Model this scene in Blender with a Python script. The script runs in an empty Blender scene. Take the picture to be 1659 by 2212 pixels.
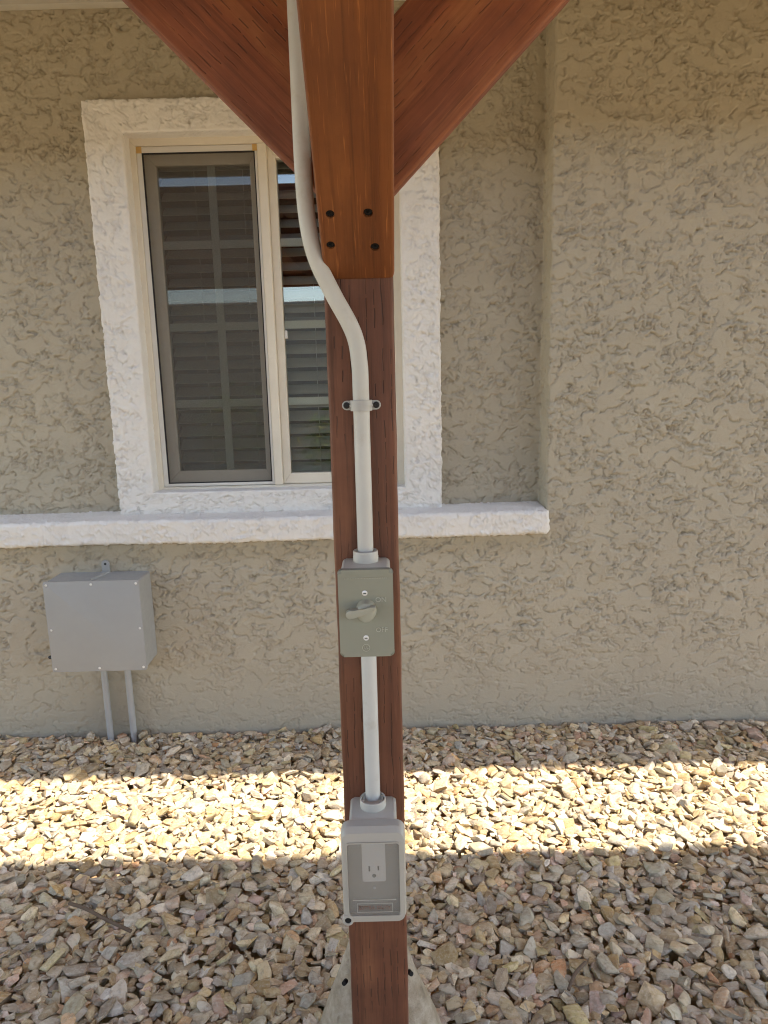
import bpy, bmesh, math, random
import numpy as np
from mathutils import Matrix, Vector, Quaternion, Euler

S = bpy.context.scene
COL = S.collection
random.seed(7)
RNG = np.random.default_rng(11)

# ------------------------------------------------------------------ camera
CAM_H = 1.22
PITCH = math.radians(-10.96)
ROLL = -math.atan2(195, 7924)
fw = Vector((0, math.cos(PITCH), math.sin(PITCH)))
up0 = Vector((0, -math.sin(PITCH), math.cos(PITCH)))
r0 = Vector((1, 0, 0))
RIGHT = r0 * math.cos(ROLL) + up0 * math.sin(ROLL)
UP = -r0 * math.sin(ROLL) + up0 * math.cos(ROLL)
cd = bpy.data.cameras.new("camera")
cam = bpy.data.objects.new("camera", cd)
COL.objects.link(cam)
cam.matrix_world = Matrix(((RIGHT.x, UP.x, -fw.x, 0), (RIGHT.y, UP.y, -fw.y, 0), (RIGHT.z, UP.z, -fw.z, CAM_H), (0, 0, 0, 1)))
cd.sensor_fit = 'HORIZONTAL'
cd.sensor_width = 36.0
cd.lens = 36.0 * 1535.0 / 1659.0
cd.clip_start = 0.02
cd.clip_end = 500
S.camera = cam

# ------------------------------------------------------------------ sky, sun, exposure
SUN_EL = math.radians(62)
SUN_AZ = math.radians(105)                                       # clockwise from +Y: the sun stands to the right, slightly behind the camera
SUN_DIR = Vector((math.cos(SUN_EL)*math.sin(SUN_AZ), math.cos(SUN_EL)*math.cos(SUN_AZ), math.sin(SUN_EL)))
w = bpy.data.worlds.new("World")
S.world = w
w.use_nodes = True
nt = w.node_tree
sky = nt.nodes.new('ShaderNodeTexSky')
sky.sky_type = 'NISHITA'
sky.sun_disc = False
sky.sun_elevation = SUN_EL
sky.sun_rotation = SUN_AZ
sky.air_density = 1.0
sky.dust_density = 0.8
sky.ozone_density = 1.0
nt.links.new(sky.outputs[0], nt.nodes['Background'].inputs[0])
nt.nodes['Background'].inputs[1].default_value = 0.15
sl = bpy.data.lights.new("sun", 'SUN')
sl.energy = 2.0
sl.angle = math.radians(0.6)
sl.color = (1.0, 0.985, 0.96)
sun = bpy.data.objects.new("sun", sl)
COL.objects.link(sun)
sun.rotation_euler = SUN_DIR.to_track_quat('Z', 'Y').to_euler()
sun.location = (6, 0, 9)
S.view_settings.view_transform = 'Standard'
S.view_settings.look = 'None'
S.view_settings.gamma = 1.0
S.view_settings.exposure = 2.5
S.view_settings.use_white_balance = True          # the phone balanced for the open shade
S.view_settings.white_balance_temperature = 7150
S.view_settings.white_balance_tint = 10
S.cycles.filter_width = 1.1
S.cycles.max_bounces = 10
S.cycles.diffuse_bounces = 6
S.cycles.transparent_max_bounces = 12

# ------------------------------------------------------------------ object helpers
def tag(o, label=None, cat=None, group=None, kind=None):
    if label: o["label"] = label
    if cat: o["category"] = cat
    if group: o["group"] = group
    if kind: o["kind"] = kind
    return o

def empty(name, loc, label=None, cat=None, group=None):
    o = bpy.data.objects.new(name, None)
    o.empty_display_size = 0.05
    COL.objects.link(o)
    o.matrix_world = Matrix.Translation(Vector(loc))
    return tag(o, label, cat, group)

def link(name, me, m, parent=None, M=None):
    """me holds world coordinates; M (a rotation/translation) becomes the object's own frame"""
    o = bpy.data.objects.new(name, me)
    COL.objects.link(o)
    if m is not None and not me.materials: me.materials.append(m)
    M = M or Matrix.Identity(4)
    if M != Matrix.Identity(4): me.transform(M.inverted())
    if parent is not None:
        pw = PW.get(parent.name, None)
        if pw is None: pw = parent.matrix_basis.copy()
        o.parent = parent
        o.matrix_parent_inverse = Matrix.Identity(4)
        o.matrix_basis = pw.inverted() @ M
    else:
        o.matrix_basis = M
    PW[o.name] = M
    return o
PW = {}

def bm_obj(name, bm, m, parent=None, M=None, smooth=False, tri=False):
    bmesh.ops.recalc_face_normals(bm, faces=bm.faces)
    me = bpy.data.meshes.new(name)
    bm.to_mesh(me); bm.free()
    if smooth:
        me.polygons.foreach_set("use_smooth", [True] * len(me.polygons))
        me.set_sharp_from_angle(angle=math.radians(38))
    return link(name, me, m, parent, M)

def box(bm, x0, x1, y0, y1, z0, z1, bev=0.0, seg=1):
    vs = [bm.verts.new(p) for p in ((x0,y0,z0),(x1,y0,z0),(x1,y1,z0),(x0,y1,z0),(x0,y0,z1),(x1,y0,z1),(x1,y1,z1),(x0,y1,z1))]
    fs = [bm.faces.new([vs[i] for i in q]) for q in ((3,2,1,0),(4,5,6,7),(0,1,5,4),(1,2,6,5),(2,3,7,6),(3,0,4,7))]
    if bev > 0:
        es = list({e for f in fs for e in f.edges})
        bmesh.ops.bevel(bm, geom=es, offset=bev, segments=seg, profile=0.5, affect='EDGES')
    return bm

def B(*a, **k):
    return box(bmesh.new(), *a, **k)

def extrude_poly(bm, pts, axis, a0, a1, bev=0.0, seg=1):
    """pts: polygon in the plane normal to axis (order: remaining axes), from a0 to a1"""
    def P(p, a):
        if axis == 'x': return (a, p[0], p[1])
        if axis == 'y': return (p[0], a, p[1])
        return (p[0], p[1], a)
    A = [bm.verts.new(P(p, a0)) for p in pts]
    C = [bm.verts.new(P(p, a1)) for p in pts]
    fs = [bm.faces.new(A), bm.faces.new(C[::-1])]
    n = len(pts)
    for i in range(n):
        fs.append(bm.faces.new((A[i], C[i], C[(i+1) % n], A[(i+1) % n])))
    if bev > 0:
        es = list({e for f in fs for e in f.edges})
        bmesh.ops.bevel(bm, geom=es, offset=bev, segments=seg, profile=0.5, affect='EDGES')
    return bm

def rrect(x0, x1, z0, z1, r, n=5):
    out = []
    for cx, cz, a in ((x1-r, z1-r, 0), (x0+r, z1-r, 90), (x0+r, z0+r, 180), (x1-r, z0+r, 270)):
        for k in range(n+1):
            t = math.radians(a + 90*k/n)
            out.append((cx + r*math.cos(t), cz + r*math.sin(t)))
    return out

def ring_frame(bm, x0, x1, z0, z1, wl, wr, wb, wt, y0, y1, bev=0.0015):
    """four mitred bars of a rectangular frame in the x-z plane"""
    o = [(x0,z0),(x1,z0),(x1,z1),(x0,z1)]
    i = [(x0+wl,z0+wb),(x1-wr,z0+wb),(x1-wr,z1-wt),(x0+wl,z1-wt)]
    for k in range(4):
        j = (k+1) % 4
        extrude_poly(bm, [o[k], o[j], i[j], i[k]], 'y', y0, y1, bev)
    return bm

def tube(bm, pts, r, n=20, cap=True):
    pts = [Vector(p) for p in pts]
    rings = []
    up = None
    for i, p in enumerate(pts):
        t = (pts[min(i+1, len(pts)-1)] - pts[max(i-1, 0)]).normalized()
        if up is None:
            up = Vector((0, 1, 0)) if abs(t.y) < 0.9 else Vector((1, 0, 0))
        a = t.cross(up).normalized(); up = a.cross(t).normalized()
        rr = r[i] if isinstance(r, (list, tuple)) else r
        rings.append([bm.verts.new(p + (a*math.cos(2*math.pi*k/n) + up*math.sin(2*math.pi*k/n))*rr) for k in range(n)])
    for A, C in zip(rings, rings[1:]):
        for k in range(n):
            bm.faces.new((A[k], A[(k+1) % n], C[(k+1) % n], C[k]))
    if cap:
        bm.faces.new(rings[0][::-1]); bm.faces.new(rings[-1])
    return bm

def lathe(bm, prof, org, axis, n=28):
    """prof: list of (radius, height along axis); closed with caps where radius > 0"""
    org = Vector(org); ax = Vector(axis).normalized()
    a = ax.orthogonal().normalized(); b = ax.cross(a)
    rings = []
    for r, h in prof:
        if r <= 1e-6: rings.append([bm.verts.new(org + ax*h)])
        else: rings.append([bm.verts.new(org + ax*h + (a*math.cos(2*math.pi*k/n) + b*math.sin(2*math.pi*k/n))*r) for k in range(n)])
    for A, C in zip(rings, rings[1:]):
        for k in range(n):
            k2 = (k+1) % n
            if len(A) == 1 and len(C) == 1: continue
            if len(A) == 1: bm.faces.new((A[0], C[k], C[k2]))
            elif len(C) == 1: bm.faces.new((A[k], A[k2], C[0]))
            else: bm.faces.new((A[k], A[k2], C[k2], C[k]))
    if len(rings[0]) > 1: bm.faces.new(rings[0][::-1])
    if len(rings[-1]) > 1: bm.faces.new(rings[-1])
    return bm

def text_obj(name, s, size, x, z, y, m, parent, depth=0.0005):
    cu = bpy.data.curves.new(name, 'FONT')
    cu.body = s; cu.size = size; cu.extrude = depth; cu.align_x = 'CENTER'; cu.align_y = 'CENTER'
    t = bpy.data.objects.new("text_tmp", cu)
    COL.objects.link(t)
    dg = bpy.context.evaluated_depsgraph_get()
    me = bpy.data.meshes.new_from_object(t.evaluated_get(dg))
    bpy.data.objects.remove(t); bpy.data.curves.remove(cu)
    me.name = name
    me.transform(Matrix.Translation((x, y, z)) @ Matrix.Rotation(math.radians(90), 4, 'X'))
    me.materials.clear()
    return link(name, me, m, parent)

# ------------------------------------------------------------------ materials
class N:
    def __init__(s, name):
        s.m = bpy.data.materials.new(name); s.m.use_nodes = True
        s.t = s.m.node_tree; s.b = s.t.nodes['Principled BSDF']; s.out = s.t.nodes['Material Output']
    def n(s, kind, **kw):
        x = s.t.nodes.new('ShaderNode' + kind)
        for k, v in kw.items(): setattr(x, k, v)
        return x
    def l(s, a, b): s.t.links.new(a, b)
    def set(s, x, i, v):
        if hasattr(v, 'is_output'): s.l(v, x.inputs[i])
        else: x.inputs[i].default_value = v
    def math(s, op, a, b=0.0, c=None, clamp=False):
        x = s.n('Math', operation=op, use_clamp=clamp); s.set(x, 0, a); s.set(x, 1, b)
        if c is not None: s.set(x, 2, c)
        return x.outputs[0]
    def coord(s, kind='Object'): return s.n('TexCoord').outputs[kind]
    def scale(s, v, sc, loc=None):
        x = s.n('Mapping'); s.l(v, x.inputs[0]); x.inputs['Scale'].default_value = sc
        if loc is not None: s.set(x, 'Location', loc)
        return x.outputs[0]
    def noise(s, v, sc, det=4, rough=0.55, dist=0.0):
        x = s.n('TexNoise'); s.l(v, x.inputs['Vector']); x.inputs['Scale'].default_value = sc
        x.inputs['Detail'].default_value = det; x.inputs['Roughness'].default_value = rough; x.inputs['Distortion'].default_value = dist
        return x.outputs['Fac']
    def ramp(s, f, stops, interp='LINEAR'):
        x = s.n('ValToRGB'); s.l(f, x.inputs[0]); e = x.color_ramp.elements; x.color_ramp.interpolation = interp
        while len(e) < len(stops): e.new(0.5)
        for q, (p, c) in zip(e, stops): q.position = p; q.color = (*c, 1) if len(c) == 3 else c
        return x.outputs[0]
    def mix(s, f, a, b, mode='MIX'):
        x = s.n('Mix', data_type='RGBA', blend_type=mode); s.set(x, 0, f)
        for i, v in ((6, a), (7, b)):
            if isinstance(v, tuple) and len(v) == 3: v = (*v, 1)
            s.set(x, i, v)
        return x.outputs[2]
    def mapr(s, f, a, b, c, d):
        x = s.n('MapRange'); s.set(x, 0, f)
        for i, v in enumerate((a, b, c, d)): x.inputs[i+1].default_value = v
        return x.outputs[0]
    def bump(s, h, strength, dist, prev=None):
        x = s.n('Bump'); x.inputs['Strength'].default_value = strength; x.inputs['Distance'].default_value = dist; s.l(h, x.inputs['Height'])
        if prev is not None: s.l(prev, x.inputs['Normal'])
        return x.outputs[0]
    def fin(s, color=None, rough=0.8, normal=None, spec=0.3, metal=0.0):
        if color is not None:
            if isinstance(color, tuple): color = (*color, 1)
            s.set(s.b, 'Base Color', color)
        s.set(s.b, 'Roughness', rough); s.set(s.b, 'Specular IOR Level', spec); s.set(s.b, 'Metallic', metal)
        if normal is not None: s.l(normal, s.b.inputs['Normal'])
        return s.m

def stucco_mat(name, c0, c1, c2=None, dirt=None):
    k = N(name); p = k.coord()
    big = k.noise(p, 1.6, 4, 0.6); mid = k.noise(p, 14, 5, 0.65)
    col = k.mix(k.mapr(big, 0.35, 0.65, 0, 1), c0, c1)
    col = k.mix(k.mapr(mid, 0.45, 0.75, 0, 0.35), col, c2 or c1)
    if dirt:
        d = k.noise(k.scale(p, (9, 9, 5)), 1.0, 6, 0.7)
        col = k.mix(k.mapr(d, 0.56, 0.72, 0, 0.55), col, dirt)
    fine = k.noise(p, 420, 3, 0.7)
    trowel = k.noise(k.scale(p, (25, 25, 190)), 1.0, 4, 0.6)
    # ragged skins too small for the mesh: flat patches with steep torn edges
    ps = k.scale(p, (1, 1, 1.45))
    s1 = k.mapr(k.noise(ps, 17, 6, 0.62, 0.5), 0.485, 0.515, 0, 1); s2 = k.mapr(k.noise(ps, 31, 6, 0.6, 0.4), 0.50, 0.535, 0, 1)
    s3 = k.mapr(k.noise(ps, 62, 4, 0.6), 0.56, 0.60, 0, 1)
    steps = k.math('ADD', k.math('ADD', s1, k.math('MULTIPLY', s2, 0.7)), k.math('MULTIPLY', s3, -0.7))
    nb = k.bump(steps, 0.16, 0.003)
    nb = k.bump(trowel, 0.25, 0.0014, nb); nb = k.bump(fine, 0.28, 0.0006, nb)
    return k.fin(col, 0.88, nb, 0.25)

def wood_mat(name, dark, mid, light, dash=1.0, fleck=0.3, knots=0.0):
    k = N(name); tc = k.n('TexCoord'); oi = k.n('ObjectInfo')
    off = k.n('Combine' + 'XYZ'); k.l(k.math('MULTIPLY', oi.outputs['Random'], 13.7), off.inputs[0]); k.l(k.math('MULTIPLY', oi.outputs['Random'], 31.1), off.inputs[2])
    va = k.n('VectorMath', operation='ADD'); k.l(tc.outputs['Object'], va.inputs[0]); k.l(off.outputs[0], va.inputs[1]); p = va.outputs[0]
    bands = k.noise(k.scale(p, (22, 22, 1.6)), 1.0, 5, 0.6, 0.6)
    fib = k.noise(k.scale(p, (420, 420, 16)), 1.0, 3, 0.6)
    fib2 = k.noise(k.scale(p, (130, 130, 5)), 1.0, 4, 0.6)
    blot = k.noise(p, 7, 5, 0.6)
    col = k.ramp(bands, [(0.30, dark), (0.50, mid), (0.72, light)])
    col = k.mix(k.mapr(blot, 0.42, 0.68, 0, 0.75), col, dark)
    col = k.mix(k.mapr(fib2, 0.5, 0.75, 0, 0.55), col, tuple(c*0.45 for c in dark))
    col = k.mix(k.math('MULTIPLY', k.mapr(fib, 0.60, 0.72, 0, 1), fleck), col, tuple(min(1, c*1.9) for c in light))
    # incised slits: short dark dashes in rows along the grain
    sx = k.n('SeparateXYZ'); k.l(tc.outputs['Object'], sx.inputs[0])
    xy = k.math('ADD', sx.outputs[0], sx.outputs[1])
    wob = k.math('MULTIPLY', k.math('SUBTRACT', k.noise(k.scale(p, (30, 30, 26)), 1.0, 2), 0.5), 0.55)
    u = k.math('ADD', k.math('DIVIDE', xy, 0.0105), k.math('ADD', wob, 200.0))
    cu = k.math('FLOOR', u); fu = k.math('FRACT', u)
    wn = k.n('TexWhiteNoise', noise_dimensions='1D'); k.l(cu, wn.inputs['W'])
    v = k.math('ADD', k.math('DIVIDE', sx.outputs[2], 0.029), k.math('MULTIPLY', wn.outputs['Value'], 9.0))
    cv = k.math('FLOOR', v); fv = k.math('FRACT', v)
    cc = k.n('CombineXYZ'); k.l(cu, cc.inputs[0]); k.l(cv, cc.inputs[1])
    wn2 = k.n('TexWhiteNoise', noise_dimensions='2D'); k.l(cc.outputs[0], wn2.inputs['Vector'])
    line = k.mapr(k.math('ABSOLUTE', k.math('SUBTRACT', fu, 0.5)), 0.02, 0.09, 1, 0)
    seg = k.math('LESS_THAN', fv, k.math('ADD', 0.25, k.math('MULTIPLY', wn2.outputs['Value'], 0.75)))
    on = k.math('GREATER_THAN', wn2.outputs['Value'], 0.30)
    area = k.mapr(k.noise(p, 11, 2), 0.42, 0.58, 0.05, 1)
    D = k.math('MULTIPLY', k.math('MULTIPLY', line, seg), k.math('MULTIPLY', on, area))
    D = k.math('MULTIPLY', D, dash)
    gl_ = k.noise(k.scale(p, (260, 260, 1.1)), 1.0, 2, 0.5)
    col = k.mix(k.mapr(gl_, 0.60, 0.72, 0, 0.28), col, tuple(c*0.40 for c in dark))
    col = k.mix(k.math('MULTIPLY', D, 0.70), col, (0.020, 0.009, 0.006))
    hgt = k.math('SUBTRACT', k.math('ADD', k.math('MULTIPLY', fib2, 0.5), k.math('MULTIPLY', fib, 0.25)), k.math('MULTIPLY', D, 1.5))
    nb = k.bump(hgt, 0.55, 0.0014)
    r = k.mapr(blot, 0.3, 0.7, 0.42, 0.66)
    return k.fin(col, r, nb, 0.35)

def plastic(name, c, rough=0.45, var=0.12, dirt=None, spec=0.4):
    k = N(name); p = k.coord()
    n1 = k.noise(p, 9, 5, 0.6); n2 = k.noise(p, 60, 4, 0.65)
    col = k.mix(k.mapr(n1, 0.3, 0.7, 0, 1), tuple(x*(1-var) for x in c), tuple(min(1, x*(1+var*0.5)) for x in c))
    if dirt: col = k.mix(k.mapr(k.noise(p, 22, 6, 0.7), 0.55, 0.72, 0, 0.6), col, dirt)
    nb = k.bump(n2, 0.05, 0.0008)
    return k.fin(col, k.mapr(n2, 0.35, 0.65, rough-0.06, rough+0.1), nb, spec)

M_WALL = stucco_mat("tan_stucco", (0.430, 0.373, 0.276), (0.402, 0.350, 0.262), (0.460, 0.405, 0.308))
M_TRIM = stucco_mat("white_stucco", (0.77, 0.73, 0.665), (0.73, 0.695, 0.64), (0.80, 0.755, 0.68), dirt=(0.60, 0.555, 0.495))
M_POST = wood_mat("stained_post_wood", (0.108, 0.041, 0.022), (0.175, 0.067, 0.036), (0.25, 0.102, 0.050), dash=1.0, fleck=0.12)
M_FIR = wood_mat("stained_fir_wood", (0.150, 0.047, 0.015), (0.225, 0.072, 0.021), (0.30, 0.108, 0.032), dash=0.12, fleck=0.55)
M_BRACE = wood_mat("stained_brace_wood", (0.165, 0.048, 0.022), (0.300, 0.094, 0.038), (0.42, 0.160, 0.060), dash=0.8, fleck=0.15)
M_PVC = plastic("pvc_conduit", (0.58, 0.57, 0.525), 0.48, 0.08, dirt=(0.47, 0.43, 0.35))
M_PVCBOX = plastic("pvc_box", (0.56, 0.535, 0.465), 0.42, 0.06)
M_STRAP = plastic("grey_strap", (0.47, 0.46, 0.43), 0.4, 0.05)
M_OLIVE = plastic("olive_cover", (0.29, 0.29, 0.225), 0.42, 0.06)
M_LEVER = plastic("olive_lever", (0.39, 0.38, 0.30), 0.4, 0.05)
M_LETTER = plastic("olive_raised_lettering", (0.47, 0.46, 0.37), 0.4, 0.03)
M_JBOX = plastic("grey_box_plastic", (0.335, 0.330, 0.310), 0.5, 0.05)
M_JPIPE = plastic("grey_pipe", (0.38, 0.37, 0.35), 0.5, 0.06)
M_VINYL = plastic("almond_vinyl", (0.72, 0.65, 0.53), 0.5, 0.06, dirt=(0.62, 0.56, 0.46))
M_SCRF = plastic("white_aluminium", (0.66, 0.63, 0.57), 0.5, 0.05)
M_ORANGE = plastic("aged_plastic_corner", (0.58, 0.36, 0.12), 0.6, 0.1)
M_GASKET = plastic("black_gasket", (0.018, 0.016, 0.016), 0.7, 0.1)
M_MUNTIN = plastic("pale_grid", (0.86, 0.88, 0.82), 0.5, 0.04)
M_SLAT = plastic("blind_slat_white", (0.56, 0.545, 0.50), 0.5, 0.05)
M_ROOM = plastic("room_shade_dark", (0.16, 0.14, 0.12), 0.9, 0.1)  # indoor shade put into the wall colour, keeps blind gaps dark
M_DARK = plastic("black_steel", (0.02, 0.019, 0.018), 0.5, 0.2)
M_HOLE = plastic("hole_shade_black", (0.010, 0.008, 0.007), 0.8, 0.2)  # near-black colour stands in for the shade inside holes and slots
M_OUTCOV = plastic("smoky_cover_rim", (0.46, 0.425, 0.36), 0.42, 0.08)
M_OUTBASE = plastic("outlet_base", (0.36, 0.325, 0.265), 0.5, 0.08)
M_RECEP = plastic("receptacle_white", (0.88, 0.84, 0.77), 0.35, 0.03)
M_REDTXT = plastic("rust_lettering", (0.22, 0.12, 0.08), 0.6, 0.05)
M_SOFFIT = plastic("soffit_paint", (0.70, 0.66, 0.57), 0.7, 0.05)
M_FASCIA = plastic("fascia_paint", (0.42, 0.37, 0.28), 0.7, 0.08)
M_TWIG = plastic("dry_twig", (0.14, 0.095, 0.06), 0.9, 0.3)
k = N("zinc_screw"); M_ZINC = k.fin((0.82, 0.81, 0.78), 0.35, None, 0.6, 0.35)

def glass_mat(name, ior, tint):
    k = N(name); k.t.nodes.remove(k.b)
    fr = k.n('Fresnel'); fr.inputs['IOR'].default_value = ior
    tr = k.n('BsdfTransparent'); tr.inputs[0].default_value = (*tint, 1)
    gl = k.n('BsdfGlossy'); gl.inputs['Roughness'].default_value = 0.0
    wv = k.bump(k.noise(k.coord(), 2.2, 1), 0.02, 0.01); k.l(wv, gl.inputs['Normal'])
    mx = k.n('MixShader'); k.l(fr.outputs[0], mx.inputs[0]); k.l(tr.outputs[0], mx.inputs[1]); k.l(gl.outputs[0], mx.inputs[2])
    k.l(mx.outputs[0], k.out.inputs[0])
    return k.m
M_GLASS = glass_mat("window_glass", 1.85, (0.955, 0.975, 0.955))
def veil_mat(name, amount, color, rough=0.6):
    k = N(name); k.fin(color, rough, None, 0.3)
    tr = k.n('BsdfTransparent'); mx = k.n('MixShader'); mx.inputs[0].default_value = amount
    k.l(tr.outputs[0], mx.inputs[1]); k.l(k.b.outputs[0], mx.inputs[2]); k.l(mx.outputs[0], k.out.inputs[0])
    return k.m
M_MESH = veil_mat("insect_mesh", 0.49, (0.110, 0.096, 0.078), 0.8)
M_SMOKE = veil_mat("smoky_clear_plastic", 0.28, (0.50, 0.46, 0.39), 0.3)

# concrete pier
k = N("painted_concrete"); p = k.coord()
c = k.mix(k.mapr(k.noise(p, 18, 6, 0.7), 0.4, 0.65, 0, 1), (0.30, 0.24, 0.165), (0.50, 0.42, 0.32))
vor = k.n('TexVoronoi'); vor.inputs['Scale'].default_value = 60; k.l(k.scale(p, (1, 1, 0.35)), vor.inputs['Vector'])
pit = k.math('MULTIPLY', k.mapr(vor.outputs['Distance'], 0.05, 0.35, 1, 0), k.mapr(k.noise(p, 25, 3), 0.5, 0.62, 0, 1))
c = k.mix(k.math('MULTIPLY', pit, 0.6), c, (0.16, 0.12, 0.08))
nb = k.bump(k.math('SUBTRACT', k.noise(p, 45, 6, 0.7), pit), 0.9, 0.008)
M_PIER = k.fin(c, 0.9, nb, 0.2)

STONES = [(0.0, (0.40, 0.270, 0.130)), (0.12, (0.51, 0.370, 0.195)), (0.24, (0.45, 0.325, 0.170)), (0.36, (0.57, 0.430, 0.240)), (0.46, (0.35, 0.245, 0.125)),
          (0.56, (0.49, 0.395, 0.240)), (0.66, (0.43, 0.370, 0.255)), (0.74, (0.63, 0.505, 0.315)), (0.82, (0.53, 0.325, 0.170)), (0.89, (0.46, 0.370, 0.185)), (0.96, (0.52, 0.280, 0.150))]
def stone_mat(name, island):
    k = N(name)
    if island: rnd = k.n('NewGeometry').outputs['Random Per Island']
    else: rnd = k.n('ObjectInfo').outputs['Random']
    p = k.n('NewGeometry').outputs['Position']
    col = k.ramp(rnd, STONES, 'CONSTANT')
    r2 = k.math('FRACT', k.math('MULTIPLY', rnd, 47.31))
    r3 = k.math('FRACT', k.math('MULTIPLY', rnd, 173.7))
    vv = k.n('VectorMath', operation='ADD'); k.l(p, vv.inputs[0])
    cx = k.n('CombineXYZ'); k.l(k.math('MULTIPLY', r2, 40), cx.inputs[0]); k.l(k.math('MULTIPLY', r3, 40), cx.inputs[1]); k.l(cx.outputs[0], vv.inputs[1])
    q = vv.outputs[0]
    rot = k.n('VectorRotate', rotation_type='EULER_XYZ'); k.l(q, rot.inputs['Vector'])
    rc = k.n('CombineXYZ'); k.l(k.math('MULTIPLY', r2, 6.28), rc.inputs[0]); k.l(k.math('MULTIPLY', r3, 6.28), rc.inputs[2]); k.l(rc.outputs[0], rot.inputs['Rotation'])
    q = rot.outputs[0]
    streak = k.noise(k.scale(q, (35, 35, 190)), 1.0, 4, 0.65)
    mott = k.noise(q, 70, 5, 0.7)
    col = k.mix(k.mapr(streak, 0.42, 0.68, 0, 0.55), col, (0.60, 0.50, 0.35))
    col = k.mix(k.math('MULTIPLY', k.mapr(mott, 0.48, 0.66, 0, 1), 0.60), col, (0.24, 0.155, 0.080))
    spk = k.noise(q, 260, 3, 0.7)
    col = k.mix(k.mapr(spk, 0.55, 0.72, 0, 0.5), col, (0.58, 0.51, 0.40))
    hs = k.n('HueSaturation'); k.l(col, hs.inputs['Color'])
    k.l(k.mapr(r2, 0, 1, 0.78, 1.38), hs.inputs['Value']); k.l(k.mapr(r3, 0, 1, 0.66, 1.12), hs.inputs['Saturation'])
    nb = k.bump(streak, 0.8, 0.004); nb = k.bump(mott, 0.7, 0.005, nb); nb = k.bump(spk, 0.35, 0.001, nb)
    return k.fin(hs.outputs[0], 0.82, nb, 0.25)
M_STONE = stone_mat("crushed_stone", False)
M_GRAVEL = stone_mat("crushed_stone_bed", True)

k = N("gravel_ground"); p = k.coord()
vo = k.n('TexVoronoi'); vo.inputs['Scale'].default_value = 24; k.l(p, vo.inputs['Vector'])
rb = k.n('SeparateColor'); k.l(vo.outputs['Color'], rb.inputs[0])
c = k.ramp(rb.outputs[0], STONES, 'CONSTANT')
c = k.mix(k.mapr(k.noise(p, 60, 5, 0.7), 0.45, 0.7, 0, 0.6), c, (0.30, 0.22, 0.14))
nb = k.bump(vo.outputs['Distance'], 0.9, 0.03)
M_GROUND = k.fin(c, 0.9, nb, 0.2)

# ------------------------------------------------------------------ numeric noise for the stucco relief
def perlin(x, y, seed):
    r = np.random.default_rng(seed)
    perm = r.permutation(512); perm = np.concatenate([perm, perm])
    ang = r.random(512) * 2 * np.pi; gx, gy = np.cos(ang), np.sin(ang)
    xi = np.floor(x).astype(np.int64); yi = np.floor(y).astype(np.int64)
    xf = x - xi; yf = y - yi
    u = xf*xf*xf*(xf*(xf*6-15)+10); v = yf*yf*yf*(yf*(yf*6-15)+10)
    def g(ix, iy, dx, dy):
        h = perm[(perm[ix & 511] + iy) & 511]
        return gx[h]*dx + gy[h]*dy
    a = g(xi, yi, xf, yf); b = g(xi+1, yi, xf-1, yf); c_ = g(xi, yi+1, xf, yf-1); d = g(xi+1, yi+1, xf-1, yf-1)
    return (a + u*(b-a)) + v*((c_ + u*(d-c_)) - (a + u*(b-a)))
def fbm(x, y, seed, o=4, gain=0.5):
    s = 0; a = 1; f = 1
    for i in range(o):
        s = s + a*perlin(x*f, y*f, seed+i*17); a *= gain; f *= 2.03
    return s
def sstep(a, b, x):
    t = np.clip((x-a)/(b-a), 0, 1); return t*t*(3-2*t)

def stucco(u, v, seed, strength=1.0, k=1.0):
    """knock-down stucco relief in metres: flattened skins with ragged torn edges, pits between them; u across, v up"""
    u = u/k; v = v/k
    wx = 0.012*fbm(u/0.05, v/0.05, seed+900, 3); wy = 0.012*fbm(u/0.05+9, v/0.05-4, seed+950, 3)
    U, V = u+wx, v+wy
    out = np.zeros_like(u)
    e = 0.0012
    def layer(s, th, sx, sz, o, gain):
        f = lambda a, b: fbm(a/sx, b/sz, s, o, gain)
        n = f(U, V)
        dx = (f(U+e, V)-n)/e; dz = (f(U, V+e)-n)/e
        g = np.sqrt(dx*dx+dz*dz)+3.0
        return (n-th)/g
    rough = sstep(-0.40, 0.40, fbm(u/0.13, v/0.09, seed+5, 4))           # where the wall is torn, where it is skinned over
    for s, th, sx, sz, o, gain, h, gr, use in (
            (seed+1, 0.02, 0.076, 0.053, 6, 0.49, 0.0026, 0.0066, 0.85+0.15*rough),
            (seed+2, -0.06, 0.044, 0.030, 5, 0.50, 0.0020, 0.0044, 0.15+0.85*sstep(0.25, 0.75, rough)),
            (seed+3, 0.12, 0.024, 0.015, 4, 0.52, 0.0010, 0.0022, sstep(0.40, 0.9, rough))):
        d = layer(s, th, sx, sz, o, gain)
        br = sstep(-0.25, 0.20, fbm(u/0.028, v/0.022, s+60, 3))           # edges come and go
        out += use*h*(0.5+0.5*np.tanh(d/0.0014))
        out -= use*br*gr*np.exp(-((d+0.0012)/0.0016)**2)
    pn = fbm(u/0.011, v/0.009, seed+7, 2)
    out -= (0.10+0.90*sstep(0.3, 0.8, rough))*0.0042*sstep(0.46, 0.58, pn)
    out += 0.0004*rough*fbm(u/0.016, v/0.011, seed+8, 3)
    out += 0.0016*fbm(u/0.30, v/0.30, seed+9, 2)
    return out*strength

def grid_mesh(P, flip=False, mask=None):
    """P: (a, b, 3) -> verts, quads"""
    a, b = P.shape[:2]
    i = np.arange(a*b).reshape(a, b)
    q = np.stack([i[:-1, :-1], i[1:, :-1], i[1:, 1:], i[:-1, 1:]], -1)
    if flip: q = q[..., ::-1]
    q = q.reshape(-1, 4)
    if mask is not None: q = q[mask.reshape(-1)]
    return P.reshape(-1, 3), q

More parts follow.
